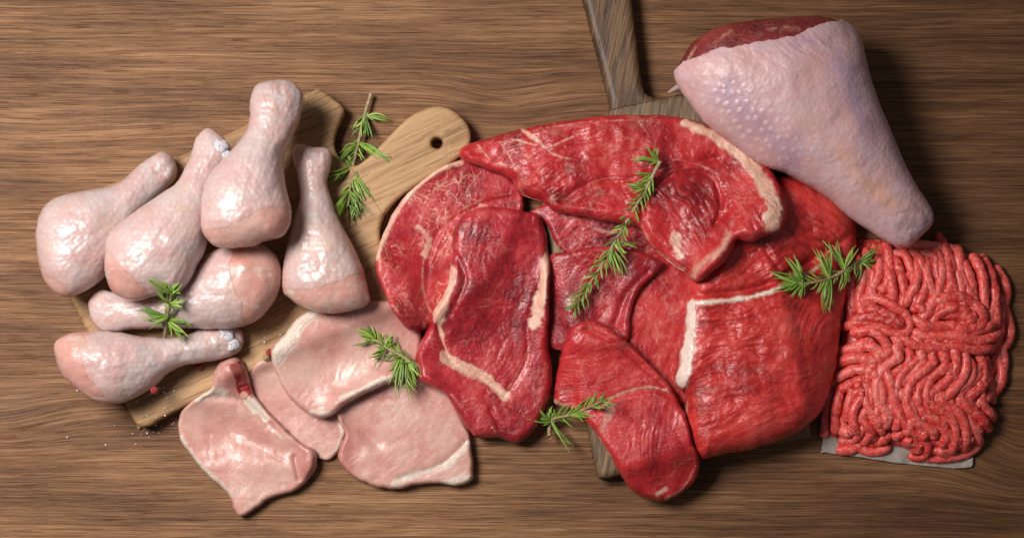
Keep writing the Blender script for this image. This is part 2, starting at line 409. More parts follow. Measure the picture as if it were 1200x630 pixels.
def steak(name, label, cat, group, outline, t, mat, r=6, e=.55, drape=13, grooves=(), bulges=(), grains=(), fat=(), tone=(), marb=.5,
          lump=1.5, overlays=(), seed=1, zadd=0., partname='meat', wig=1.2, grainw=.7):
    zf = 40.
    for it in range(3):
        poly = outline_world(outline, zf, wig, seed)
        X, Y = grid_for(poly)
        d = sdf(X, Y, poly); ins = d > -2
        H = hsample(X, Y)
        m = ins.astype(float)
        Z = np.where(ins, H, 0)
        fill = blur(Z*m, 25)/(blur(m, 25)+1e-4)
        Z = np.where(ins, H, fill); H0 = np.where(ins, H, -1)
        for _ in range(5): Z = np.maximum(H0, blur(Z, drape))
        Z = blur(Z, 5.)+zadd
        if it < 2:
            def zf(p, X=X, Y=Y, Z=Z):
                x, y = unproj(p[:, 0], p[:, 1], 40.)
                i = np.clip((x-X[0, 0]).astype(int), 0, X.shape[1]-1); j = np.clip((y-Y[0, 0]).astype(int), 0, X.shape[0]-1)
                zz = Z[j, i]+t*e
                return np.convolve(np.concatenate([zz[-8:], zz, zz[:8]]), np.ones(17)/17, 'valid')
    dc = np.clip(d, 0, None)
    prof = e+(1-e)*np.sqrt(np.clip(1-(1-np.clip(dc/r, 0, 1))**2, 0, 1))
    zt = Z+t*prof
    px, py = proj(np.stack([X, Y, zt], -1))
    soft = sstep(0, r*1.3, dc)
    zt = zt+soft*lump*(fbm(px/42, py/42, seed, 3)*1.6+fbm(px/13, py/13, seed+5, 3)*.55)
    for (bx, by, rx, ry, h) in bulges:
        zt = zt+soft*h*np.exp(-((px-bx)/rx)**2-((py-by)/ry)**2)
    if len(grains):
        W = 0; G = 0
        wx = px+fbm(px/30, py/30, seed+61, 2)*7; wy = py+fbm(px/30, py/30, seed+71, 2)*7
        for i, (gx, gy, sg, ang, amp) in enumerate(grains):
            c, s_ = math.cos(math.radians(ang)), math.sin(math.radians(ang))
            a = wx*c-wy*s_; b = wx*s_+wy*c                      # ang: degrees counter-clockwise in the photo
            w = np.exp(-((px-gx)**2+(py-gy)**2)/(2*sg*sg))+1e-6
            g = fbm(a/24, b/4.2, seed+80+i, 2)*.7+fbm(a/11, b/2.3, seed+90+i, 2)*.4
            G = G+w*g*amp; W = W+w
        zt = zt+soft*G/W*grainw*.62*(.35+.95*sstep(-.3, .45, fbm(px/34, py/34, seed+55, 3)))
    for (pts, w, dep) in grooves:
        dd = segdist(px, py, catmull(pts, False, 5))
        zt = zt-soft*dep*np.exp(-(dd/w)**2)
    zb = np.minimum(Z, zt-1.5)
    V, F, used = grid_mesh(X, Y, d, zt, zb, inset=2.5)
    hwrite(X, Y, zt, d > 0)
    c = poly.mean(0); org = (c[0], c[1], float(zb[d > 0].min()))
    vx, vy = proj(V)
    fm = paint_mask(vx, vy, fat, seed)
    for (nm, spec, th, om) in overlays:
        if om != 'beef': fm = np.maximum(fm, paint_mask(vx, vy, [(p, a+1., b+1., 1, so*1.6+1.5) for p, a, b, st, so in spec], seed+3, False))
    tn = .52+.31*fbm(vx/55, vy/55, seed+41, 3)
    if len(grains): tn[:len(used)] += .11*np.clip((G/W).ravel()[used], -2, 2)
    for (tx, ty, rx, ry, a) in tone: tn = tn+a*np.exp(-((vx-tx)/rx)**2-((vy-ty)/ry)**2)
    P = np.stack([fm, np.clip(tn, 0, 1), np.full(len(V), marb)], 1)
    if overlays:
        root = empty(name, org, label, cat, group)
        mesh_obj(partname, V, F, M[mat], root, org, P)
        for (nm, spec, th, om) in overlays:
            overlay(nm, V, F, np.clip(paint_mask(vx, vy, [(p, a, b, 1, so) for p, a, b, st, so in spec], seed+3, False)*2-1, 0, 1), th*.3, M[om], root, org, P, sink=.35, own=om != 'beef')
        return root
    return tag(mesh_obj(name, V, F, M[mat], None, org, P), label, cat, group)

def rigid(outline, ends, seed=0, flat=1., wig=.8, shift_pct=97, soft=.75, bump=None):
    """an inflated solid lying on the pile; ends = two (px, py, height of the axis)"""
    (ax, ay, az), (bx, by, bz) = ends
    up = 0.
    for it in range(2):
        ex, ey = unproj(np.array([ax, bx]), np.array([ay, by]), np.array([az+up, bz+up]))
        dx, dy = ex[1]-ex[0], ey[1]-ey[0]; L2 = dx*dx+dy*dy
        def zaxis(x, y): return az+up+(bz-az)*np.clip(((x-ex[0])*dx+(y-ey[0])*dy)/L2, -.2, 1.2)
        def zf(p):
            x, y = unproj(p[:, 0], p[:, 1], (az+bz)/2+up); return zaxis(x, y)
        poly = outline_world(outline, zf, wig, seed)
        X, Y = grid_for(poly); d = sdf(X, Y, poly)
        h = inflate(d > 0)*flat
        zc = zaxis(X, Y)
        if it == 0:
            gap = (hsample(X, Y)-(zc-h))[d > 0]
            up = soft*max(-1e9, float(np.percentile(gap, shift_pct)))
    px, py = proj(np.stack([X, Y, zc+h], -1))
    if bump is not None: h = np.maximum(h+bump(px, py, d)*sstep(0, 6, d), 0)
    V, F, used = grid_mesh(X, Y, d, zc+h, zc-h, weld=True)
    hwrite(X, Y, zc+h, d > 0)
    c = poly.mean(0); org = (c[0], c[1], float((zc-h)[d > 0].min()))
    return V, F, org, zc+h

# ---------------------------------------------------------------- table
def table():
    xs = np.arange(-1700, 1701, 7.); ys = np.arange(-1200, 1201, 7.)
    X, Y = np.meshgrid(xs, ys)
    px, py = proj(np.stack([X, Y, 0*X], -1))
    w = 0*X
    for kx, ky, sx, sy, a in ((590, 117, 62, 32, 15), (-5, 497, 75, 34, 18), (1205, 545, 70, 48, 36), (60, 160, 120, 30, 9)):
        w = w+a*np.exp(-((px-kx)/sx)**2-((py-ky)/sy)**2)
    n, m = X.shape; idx = np.arange(n*m).reshape(n, m)
    F = np.stack([idx[:-1, :-1], idx[:-1, 1:], idx[1:, 1:], idx[1:, :-1]], -1).reshape(-1, 4)
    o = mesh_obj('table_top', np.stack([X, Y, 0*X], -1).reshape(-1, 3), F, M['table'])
    a = o.data.attributes.new('warp', 'FLOAT', 'POINT'); a.data.foreach_set('value', w.astype(np.float32).ravel())
    tag(o, kind='structure')
table()

# ---------------------------------------------------------------- cutting boards
def board(name, label, outline, th, mat, cut, hole=None, sharp=5., roundr=5., handle_tone=None, sub=6):
    poly = outline_world(outline, th, 0.5, 4, sub)
    X, Y = grid_for(poly, 4, 1.5); d = sdf(X, Y, poly)
    if hole:
        hx, hy = unproj(np.array(hole[0]), np.array(hole[1]), th)
        d = np.minimum(d, np.hypot(X-hx, Y-hy)-hole[2])
    px, py = proj(np.stack([X, Y, 0*X+th], -1))
    prof = np.sqrt(np.clip(1-(1-np.clip(np.clip(d, 0, None)/roundr, 0, 1))**2, 0, 1))
    zt = th-roundr*(1-prof)*.8+fbm(px/60, py/60, 2, 2)*.5; zb = 0*X+.6
    (ax, ay), (bx, by) = cut                                  # the handle lies on the left of a->b
    side = (bx-ax)*(py-ay)-(by-ay)*(px-ax)
    hm = side < 0; cm = hm[:-1, :-1]
    c = poly.mean(0); org = (c[0], c[1], 0.)
    root = empty(name, org, label, 'cutting board')
    for nm, k in (('board_body', ~cm), ('handle', cm)):
        V, F, used = grid_mesh(X, Y, d, zt, zb, 1.5, .8, cellmask=k)
        mesh_obj(nm, V, F, M[mat if nm == 'board_body' else (handle_tone or mat)], root, org)
    hwrite(X, Y, zt, d > 0)
    for ox in (-.75, .75):
        for oy in (-.75, .75): hwrite(X+ox, Y+oy, zt, d > 1)
LB = [(44, 262), (52, 246), (120, 219), (215, 180), (300, 140), (362, 108), (376, 105), (392, 116), (403, 128), (398, 142), (391, 165), (398, 185), (414, 194), (430, 185), (455, 160), (478, 138), (500, 126),
      (522, 125), (540, 136), (551, 152), (549, 172), (530, 190), (495, 212), (462, 236), (447, 258), (446, 285), (460, 310), (485, 335), (490, 350), (470, 362), (390, 396), (290, 438), (200, 484), (172, 499), (158, 494),
      (140, 460), (105, 395), (75, 335), (50, 285)]
board('cutting_board', 'light oak board with a holed rounded handle lying under the drumsticks', LB, 27, 'board', ((398, 178), (456, 262)), (512, 167, 6.5))
M['char'] = wood_mat('charred_handle_wood', (.016, .009, .005), (.085, .042, .019), (.22, .12, .058), rot=math.radians(-78.5), grey=(.04, .025, .018), lines=(.012, .14), contrast=1.05, rough=(.36, .55)).m
DB = [(668, -70), (672, -40), (684, 0), (698, 55), (711, 105), (714, 126), (704, 134), (660, 143), (622, 150), (616, 160), (630, 220), (660, 370), (690, 510), (700, 555), (708, 560), (730, 556), (840, 533), (940, 513), (950, 505), (944, 470),
      (910, 310), (880, 160), (868, 100), (858, 94), (810, 106), (780, 113), (762, 112), (754, 100), (748, 60), (742, 10), (738, -30), (736, -70), (720, -85), (685, -85)]
board('cutting_board', 'dark aged wooden board with a long charred handle under the beef', DB, 29, 'board_dark', ((700, 133), (775, 117)), None, handle_tone='char', roundr=9.)

# ---------------------------------------------------------------- paper and mince
def sheet_paper():
    pts = [(964, 520), (985, 400), (1140, 400), (1140, 528), (1132, 548), (1080, 545), (1035, 540), (1000, 534), (965, 529)]
    poly = outline_world(pts, 2, 1.0, 5, 3)
    X, Y = grid_for(poly, 3, 1.5); d = sdf(X, Y, poly)
    z = 2.2+1.4*fbm(X/30, Y/30, 3, 3)+2*np.exp(-(d/6)**2)*(fbm(X/14, Y/14, 8, 2)+.5)
    z = np.maximum(z, 1.)
    V, F, u = grid_mesh(X, Y, d, z+.5, z, 1.5)
    c = poly.mean(0)
    tag(mesh_obj('parchment_paper', V, F, M['paper'], None, (c[0], c[1], 0)), 'greyish greaseproof paper sheet peeking out under the minced beef', 'paper')
sheet_paper()

def tube(path, rad, seg=10):
    path = np.asarray(path); n = len(path)
    T = np.gradient(path, axis=0); T /= np.linalg.norm(T, axis=1, keepdims=True)+1e-9
    A = np.cross(T, np.array([0, 0, 1.])); A /= np.linalg.norm(A, axis=1, keepdims=True)+1e-9
    B = np.cross(A, T); a = np.arange(seg)/seg*2*math.pi
    rad = np.broadcast_to(rad, (n,)) if np.ndim(rad) < 2 else rad
    V = path[:, None]+rad[:, None, None]*(np.cos(a)[None, :, None]*A[:, None]+np.sin(a)[None, :, None]*B[:, None])
    V = V.reshape(-1, 3); i = np.arange(n-1)[:, None]*seg; j = np.arange(seg)[None]; k = (j+1) % seg
    F = np.stack([i+j, i+k, i+seg+k, i+seg+j], -1).reshape(-1, 4)
    F = F[:, ::-1]
    return V, F
def minced():
    out = [(1000, 280), (1030, 277), (1092, 279), (1148, 301), (1170, 341), (1176, 384), (1157, 427), (1162, 492), (1143, 520), (1090, 534), (1054, 525), (1002, 515), (968, 514), (970, 470), (978, 427), (990, 370), (990, 331), (995, 295)]
    poly = outline_world(out, 12, 1, 3)
    X, Y = grid_for(poly); d = sdf(X, Y, poly)
    h = inflate(d > 0)
    dome = 30*np.clip(h/70, 0, 1)**.7
    dome = blur(np.where(d > 0, dome, 0), 3)
    Vs, Fs, Ps = [], [], []; nv = 0
    V, F, u = grid_mesh(X, Y, d-2, np.maximum(dome-6, 3.), 0*X+2.5, weld=True)
    Vs.append(V); Fs.append(F); Ps.append(np.full((len(V), 3), .1)); nv = len(V)
    def zdome(x, y):
        i = np.clip((x-X[0, 0]).astype(int), 0, X.shape[1]-1); j = np.clip((y-Y[0, 0]).astype(int), 0, X.shape[0]-1)
        return dome[j, i]
    zz = lambda L: [(1075+(940+a/2.1-1075)*.972, 402+(260+b/2.1-402)*.985) for a, b in L]
    bund = [  # (centre line in zoomed pixels, strands, spacing, lift)
        ([(125, 60), (150, 120), (130, 190), (150, 240)], 3, 8, 0), ([(165, 45), (168, 110), (150, 165), (175, 205)], 4, 8.5, 1), ([(222, 48), (245, 110), (268, 180), (255, 240)], 4, 8.5, 2), ([(292, 42), (325, 120), (312, 190), (280, 245)], 4, 8.5, 3),
        ([(345, 60), (358, 130), (385, 195), (380, 240)], 4, 8.5, 2), ([(405, 78), (425, 140), (440, 200), (450, 270)], 4, 8.5, 3), ([(450, 110), (475, 170), (470, 230), (478, 290)], 3, 8, 0),
        ([(108, 225), (175, 200), (238, 225), (245, 258), (180, 245), (110, 262)], 2, 9, 6), ([(105, 290), (165, 275), (205, 305), (225, 345)], 3, 9, 3), ([(245, 232), (300, 262), (370, 262), (440, 280), (495, 262)], 4, 8.5, 6), ([(318, 222), (375, 203), (425, 222), (432, 250), (380, 245)], 2, 9, 8),
        ([(80, 395), (75, 365), (118, 338), (165, 330), (190, 350)], 3, 8, 3), ([(65, 500), (78, 430), (85, 400), (130, 372), (165, 380), (178, 430), (155, 480), (185, 515)], 4, 8.5, 5), ([(245, 290), (265, 345), (212, 395), (202, 435), (240, 470), (232, 525)], 5, 8.5, 4),
        ([(318, 290), (345, 350), (292, 410), (298, 465), (345, 510), (335, 572)], 5, 8.5, 6), ([(368, 315), (402, 375), (352, 420), (372, 470), (425, 515)], 4, 8.5, 4), ([(425, 320), (450, 380), (405, 440), (435, 490), (450, 520)], 4, 8.5, 3), ([(455, 300), (470, 350), (440, 400), (462, 470)], 3, 8, 1),
        ([(60, 525), (115, 535), (165, 505), (200, 535)], 3, 7, 1), ([(235, 545), (265, 528), (302, 548), (290, 570), (245, 560)], 2, 7, 2), ([(390, 470), (430, 540), (380, 560), (340, 540)], 2, 8, 1), ([(150, 300), (200, 350), (160, 410)], 3, 9, -6), ([(270, 350), (250, 410), (300, 450)], 3, 9, -6), ([(120, 440), (130, 500), (170, 540), (230, 520)], 3, 8, -6),
        ([(470, 180), (488, 265), (455, 330)], 3, 7, -2), ([(100, 110), (105, 180), (95, 260)], 2, 7, -2), ([(420, 320), (380, 300), (330, 290), (290, 300)], 3, 8, 2), ([(55, 535), (60, 480), (72, 430)], 2, 8, -2), ([(450, 520), (400, 550), (340, 558), (280, 550)], 3, 7, -4), ([(400, 90), (340, 70), (280, 60), (200, 55)], 2, 8, -3),
        ([(230, 380), (170, 440), (215, 500)], 3, 9, -6), ([(330, 400), (400, 450), (385, 520)], 3, 9, -6), ([(300, 130), (210, 140), (130, 150)], 3, 14, -6), ([(460, 200), (380, 150), (300, 160)], 3, 12, -6)]
    sd = 0
    for ln, n, sp, lift in bund:
        c = catmull(zz(ln), False, 14); ph = RNG.uniform(0, 6)
        T = np.gradient(c, axis=0); T /= np.linalg.norm(T, axis=1, keepdims=True)+1e-9; N = np.stack([-T[:, 1], T[:, 0]], 1)
        for k in range(n):
            sd += 1
            a, b = RNG.integers(0, 9), len(c)-RNG.integers(0, 9)
            t = np.arange(len(c))/14.
            off = (k-(n-1)/2)*sp*1.5+3.*np.sin(t*1.5*(1+.25*math.sin(ph*3))+ph+k*.25)+1.7*fbm(t*1.1, t*0+sd*7.3, sd, 2)
            p = (c+N*off[:, None])[a:b]
            if len(p) < 8: continue
            x, y = unproj(p[:, 0], p[:, 1], 32.)
            z = zdome(x, y)
            x, y = unproj(p[:, 0], p[:, 1], z+4)
            tt = t[a:b]
            z = zdome(x, y)+2.2+lift*.8+2.4*fbm(tt*1.3, tt*0+sd*3.1, sd+50, 2)+(k % 2)*1.2
            e = np.minimum(np.arange(len(p)), np.arange(len(p))[::-1])
            z = z-4*np.exp(-(e/4.)**2)
            z = np.maximum(z, 5.2)
            r = (6.2+.5*RNG.normal()*.6)*(1+.15*fbm(tt*5, tt*0+sd, sd+9, 2))*np.sqrt(np.clip((e+.4)/2.6, .12, 1))
            V, F = tube(np.stack([x, y, z], 1), r, 12)
            V = V+(fbm(V[:, 0]/3.5+sd*9, (V[:, 1]+V[:, 2]*2)/3.5, sd, 2)*.55)[:, None]*np.array([.5, .5, .8])
            Vs.append(V); Fs.append(F+nv); nv += len(V)
            Ps.append(np.broadcast_to(np.array([0, np.clip(RNG.normal(.5, .22), 0, 1), .5]), (len(V), 3)))
            hwrite(V[:, 0], V[:, 1], V[:, 2], np.ones(len(V), bool))
    hwrite(X, Y, dome, d > 0)
    c = poly.mean(0)
    tag(mesh_obj('minced_beef', np.concatenate(Vs), np.concatenate(Fs), M['mince'], None, (c[0], c[1], 2.), np.concatenate(Ps)), 'heap of bright red minced beef in wavy strands at the right', 'minced beef')
minced()

# ---------------------------------------------------------------- pork chops
GP = 'raw pork chops in front of the drumsticks'
steak('pork_chop', 'thin plain pink pork slice, half hidden under two larger chops', 'pork chop', GP,
      [(290, 442), (298, 427), (311, 420), (332, 428), (380, 465), (404, 492), (402, 516), (392, 534), (376, 538), (350, 523), (320, 497), (296, 460)], 10, 'pork', r=4, lump=.8, seed=11, marb=.35, tone=((350, 490, 60, 60, .05),),
      overlays=(('fat_rim', [([(398, 490), (402, 512), (392, 532)], 3, 3, 1, 1.5)], 1.0, 'pork_fat'),), grains=((340, 480, 50, -40, .45),))
steak('pork_chop', 'large pork chop with a red rib nub at its top, bottom left', 'pork chop', GP,
      [(256, 426), (267, 419), (280, 419), (291, 438), (296, 458), (309, 477), (329, 497), (351, 517), (367, 526), (372, 541), (364, 559), (347, 574), (318, 583), (302, 594), (283, 604), (274, 597), (267, 577), (240, 552), (222, 530), (211, 512), (209, 494), (216, 477), (233, 464), (248, 455), (251, 437)],
      17, 'pork', r=5, lump=1., seed=12, marb=.35, bulges=((270, 437, 14, 16, 9), (362, 545, 14, 20, 5), (255, 510, 40, 25, -3), (310, 545, 40, 18, 3)),
      grooves=(([(240, 465), (280, 468), (320, 500)], 5, 3), ([(250, 490), (300, 520), (345, 530)], 12, 3), ([(345, 535), (350, 560)], 3, 4)),
      fat=(([(300, 470), (312, 490)], 8, 5, 1, 3), ([(285, 462), (298, 482)], 4, 4, 1, 2), ([(236, 462), (262, 462)], 6, 4, .9, 4), ([(316, 500), (330, 512)], 3, 2, .7, 3), ([(270, 515), (310, 520), (340, 512)], 4, 2, .45, 5)),
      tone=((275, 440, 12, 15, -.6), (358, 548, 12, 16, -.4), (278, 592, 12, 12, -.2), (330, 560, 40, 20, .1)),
      overlays=(('fat_rim', [([(212, 512), (222, 530), (248, 560), (270, 580)], 2.5, 3.5, 1, 2), ([(232, 466), (250, 458), (262, 462)], 6, 4, 1, 3)], 1.2, 'pork_fat'),
                ('rib_nub', [([(279, 430), (284, 455)], 11, 12, 1, 4)], 2.5, 'beef')), grains=((290, 530, 60, -20, .45),))
steak('pork_chop', 'pork chop with white fat bottom edge, beneath the seamed upright steak', 'pork chop', GP,
      [(390, 470), (405, 462), (425, 450), (450, 436), (470, 432), (490, 436), (520, 450), (541, 490), (551, 511), (554, 545), (552, 562), (533, 569), (512, 566), (483, 569), (463, 573), (438, 569), (413, 557), (397, 538), (399, 524), (405, 507), (398, 496)],
      19, 'pork', r=5, lump=.8, seed=13, marb=.4, grooves=(([(405, 495), (420, 500), (440, 520)], 8, 3), ([(548, 515), (515, 545), (470, 560)], 4, 2)), fat=(([(450, 500), (500, 490)], 2, 2, .3, 3),),
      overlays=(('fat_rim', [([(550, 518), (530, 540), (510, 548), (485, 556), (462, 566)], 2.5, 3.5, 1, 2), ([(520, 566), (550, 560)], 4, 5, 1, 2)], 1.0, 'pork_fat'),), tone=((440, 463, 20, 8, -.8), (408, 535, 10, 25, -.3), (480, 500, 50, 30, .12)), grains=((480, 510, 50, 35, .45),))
steak('pork_chop', 'thick pork chop with wide white fat on its left edge, rosemary beside', 'pork chop', GP,
      [(318, 408), (335, 390), (350, 371), (368, 362), (400, 356), (434, 352), (458, 353), (478, 368), (494, 392), (490, 425), (475, 441), (459, 448), (434, 458), (405, 474), (386, 488), (368, 487), (343, 470), (331, 452), (321, 431)],
      24, 'pork', r=6, lump=.8, seed=14, marb=.35, fat=(([(360, 400), (420, 430)], 2, 2, .3, 4), ([(380, 380), (440, 400)], 5, 3, .35, 6)), tone=((450, 375, 40, 25, -.12), (380, 430, 50, 30, .15)),
      overlays=(('fat_rim', [([(326, 420), (333, 405), (348, 385), (366, 368)], 9, 8, 1, 4), ([(364, 483), (386, 484)], 2.5, 3, 1, 2), ([(400, 466), (434, 452), (458, 442)], 3, 3, 1, 2)], 1.4, 'pork_fat'),), grains=((400, 420, 60, 60, .45),))

# ---------------------------------------------------------------- beef
GB = 'raw beef cuts heaped on the dark board'
steak('beef_slice', 'dark red beef slice in the gap below the widest steak, mostly covered', 'beef slice', GB,
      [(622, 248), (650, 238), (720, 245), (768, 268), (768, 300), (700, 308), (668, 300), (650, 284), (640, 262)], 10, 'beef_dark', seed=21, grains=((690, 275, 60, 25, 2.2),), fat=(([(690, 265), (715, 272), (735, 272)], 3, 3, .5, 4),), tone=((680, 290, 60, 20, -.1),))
steak('beef_slice', 'smooth bright red beef slice wedged against the left fat edge of the roast', 'beef slice', GB,
      [(752, 312), (774, 295), (808, 305), (830, 345), (812, 400), (812, 470), (795, 472), (780, 455), (745, 415), (728, 390), (736, 365), (746, 340)], 8, 'beef', seed=22, marb=.3, grains=((770, 380, 60, 60, .9),), tone=((770, 370, 30, 40, .1),))
steak('beef_slice', 'purplish folded beef slice under the lower end of the longest rosemary', 'beef slice', GB,
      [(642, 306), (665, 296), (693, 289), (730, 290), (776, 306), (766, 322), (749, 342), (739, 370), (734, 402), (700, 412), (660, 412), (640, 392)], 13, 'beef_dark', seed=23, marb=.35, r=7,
      grooves=(([(760, 318), (735, 345), (722, 380)], 5, 4),), bulges=((745, 330, 14, 30, 4),), grains=((690, 340, 60, 50, 1.),), tone=((680, 340, 40, 40, -.08),), fat=(([(655, 375), (690, 370)], 3, 2, .35, 5),))
steak('marbled_steak', 'rounded marbled beef steak with pale web of fat, leftmost of the beef', 'beef steak', GB,
      [(545, 187), (517, 196), (493, 213), (468, 238), (451, 270), (440, 300), (441, 320), (450, 345), (468, 376), (487, 389), (520, 375), (570, 340), (606, 280), (614, 245), (611, 224), (594, 206), (570, 196)], 24, 'beef_marbled', seed=24, marb=.8,
      grooves=(([(612, 228), (570, 237), (535, 254), (512, 275), (502, 305), (500, 345)], 4, 2),), bulges=((580, 225, 30, 12, 3),),
      fat=(([(600, 226), (570, 232), (535, 249), (510, 267), (497, 300), (496, 340), (505, 365)], 1.8, 2.4, .55, 3), ([(492, 266), (503, 280), (498, 300)], 4, 4, .7, 3), ([(532, 204), (538, 222), (530, 235)], 1, 1, .7, 1.4), ([(552, 195), (558, 215)], 1, 1, .7, 1.4), ([(558, 215), (550, 222), (555, 232)], 1, 1, .6, 1.4), ([(580, 205), (585, 220)], 1, 1, .6, 1.4), ([(485, 245), (500, 262)], 1, 1, .6, 1.5), ([(565, 240), (590, 245)], 3, 2, .6, 2)),
      overlays=(('fat_rim', [([(540, 190), (515, 199), (492, 216), (468, 242), (452, 272), (442, 302)], 2.5, 3, 1, 1.5)], .9, 'fat'),), grains=((500, 270, 60, 55, 1.5), (560, 220, 30, 100, 1.5)), tone=((470, 310, 40, 60, .05),))
steak('beef_roast', 'big glossy beef roast with white silverskin band, between slices and mince', 'beef roast', GB,
      [(806, 328), (825, 296), (868, 250), (898, 212), (918, 206), (940, 208), (965, 217), (985, 230), (998, 246), (1004, 268), (1000, 300), (994, 330), (988, 362), (983, 400), (978, 437), (964, 480), (932, 508), (888, 524), (850, 532), (822, 537), (811, 524), (802, 502), (803, 462), (797, 457), (790, 442), (797, 400), (804, 351)],
      40, 'roast', r=26, e=.25, drape=20, seed=25, marb=.12, lump=2.6,
      bulges=((900, 400, 80, 60, 9), (880, 470, 60, 40, 5), (950, 255, 45, 40, 8), (880, 300, 40, 30, -2)), grooves=(([(812, 345), (860, 342), (905, 331), (960, 300), (1000, 275)], 5, 7), ([(897, 290), (915, 320)], 4, 3), ([(960, 480), (970, 400)], 10, 4)),
      fat=(([(806, 470), (804, 500), (815, 530)], 3, 2, .5, 3), ([(905, 338), (960, 312), (1000, 292)], 1.5, 1, .6, 2)),
      overlays=(('silverskin', [([(800, 448), (805, 420), (809, 385), (811, 356)], 9, 5.5, 1, 2), ([(810, 355), (840, 353), (875, 349), (908, 340)], 3.4, 2.2, 1, 1.6), ([(908, 340), (940, 325), (965, 308)], 1.8, 1., .8, 1.6)], 1.8, 'sinew'),),
      grainw=1., grains=((880, 420, 55, 8, 3.4), (880, 500, 40, 25, 3.4), (870, 310, 40, 30, 3.), (960, 260, 45, -35, 2.6), (955, 400, 35, 60, 2.8)), tone=((960, 250, 50, 40, .12), (860, 500, 50, 30, .1)))
steak('beef_steak', 'bottommost beef steak, pointed, hanging over the front edge of the board', 'beef steak', GB,
      [(672, 381), (698, 375), (724, 391), (756, 420), (787, 455), (803, 485), (811, 516), (821, 542), (814, 564), (798, 579), (777, 587), (763, 585), (743, 576), (727, 555), (714, 532), (698, 508), (682, 490), (661, 478), (649, 470), (652, 438), (660, 406)], 29, 'beef', seed=26, marb=.15,
      fat=(([(655, 472), (690, 480), (719, 464), (761, 453), (797, 464)], 2.4, 1.2, .8, 2.5), ([(712, 480), (706, 505)], 9, 5, .6, 6), ([(770, 578), (780, 572)], 4, 3, .7, 3), ([(690, 382), (730, 402), (785, 452)], 1.2, 1, .5, 2.2), ([(815, 545), (800, 572), (780, 584)], 2, 2, .5, 2)),
      grooves=(([(690, 386), (728, 408), (780, 452)], 4, 3), ([(700, 480), (719, 466), (761, 456), (797, 467)], 4, 3)), bulges=((770, 520, 40, 50, 5), (690, 430, 30, 30, 3)), grains=((690, 430, 40, 15, 1.8), (765, 525, 45, 80, 1.3)), tone=((765, 530, 35, 40, -.12), (690, 430, 30, 30, .08)),
      overlays=(('fat_rim', [([(650, 470), (672, 486), (692, 505), (712, 534)], 2.5, 3, 1, 1.5)], .8, 'fat'),))
steak('sirloin_steak', 'widest beef steak with thick peach fat cap, touching the turkey leg', 'beef steak', GB,
      [(538, 183), (543, 172), (577, 160), (611, 151), (657, 143), (688, 138), (722, 135), (764, 135), (799, 138), (827, 146), (862, 165), (890, 183), (907, 204), (916, 225), (921, 253), (914, 270), (900, 275), (879, 284), (865, 281), (858, 295), (844, 312), (817, 331), (806, 320), (785, 305), (760, 285), (750, 268), (733, 263), (705, 258), (670, 251), (649, 247), (635, 236), (610, 226), (602, 212), (580, 201), (548, 190)],
      30, 'beef', r=10, seed=27, marb=.3, lump=2.8, drape=18,
      bulges=((790, 240, 45, 40, 6), (640, 200, 60, 25, 4), (845, 290, 20, 22, 6), (880, 215, 20, 40, 3)), grooves=(([(752, 262), (757, 236), (790, 205), (830, 205), (845, 235), (838, 262)], 4, 4), ([(660, 235), (690, 215), (740, 210), (790, 195), (840, 185)], 5, 3), ([(760, 282), (790, 300), (812, 318)], 4, 3), ([(840, 262), (858, 240)], 4, 4)),
      fat=(([(612, 152), (630, 165), (648, 180), (668, 187)], 3, 2, .75, 3), ([(600, 163), (640, 172), (660, 165), (672, 160)], 2, 1.5, .65, 2.4), ([(586, 166), (598, 185), (604, 200)], 1.5, 1.5, .6, 2), ([(722, 148), (730, 160), (744, 164)], 1.6, 1.2, .6, 2), ([(748, 142), (758, 155)], 1.6, 1.2, .5, 2), ([(690, 215), (715, 208), (740, 210)], 2, 1.5, .6, 2.4), ([(775, 185), (810, 190), (835, 200)], 1.6, 1.6, .55, 2.2),
           ([(792, 280), (796, 300)], 7, 6, .8, 4), ([(752, 265), (765, 288), (800, 315)], 3, 4, .6, 3), ([(858, 262), (848, 288), (826, 306), (812, 322)], 5, 6, .6, 6), ([(664, 240), (690, 225)], 1.4, 1, .5, 2), ([(850, 215), (880, 245)], 2, 1.5, .45, 4), ([(842, 198), (868, 212), (885, 232)], 1.5, 1.5, .5, 3), ([(560, 170), (575, 188)], 1.4, 1.4, .6, 2), ([(640, 150), (700, 142), (780, 141)], 1.4, 1.4, .5, 2)),
      tone=((800, 240, 40, 35, -.12), (620, 180, 60, 25, .12), (830, 310, 30, 20, .15)),
      overlays=(('fat_cap', [([(803, 144), (835, 158), (866, 180), (890, 206), (905, 235), (909, 265)], 5, 13, 1, 2.2)], 2.2, 'fat'),), grainw=1., grains=((640, 220, 45, 30, 2.6), (790, 240, 40, -50, 2.2), (860, 220, 30, -55, 2.8), (700, 160, 50, 10, 1.2)))
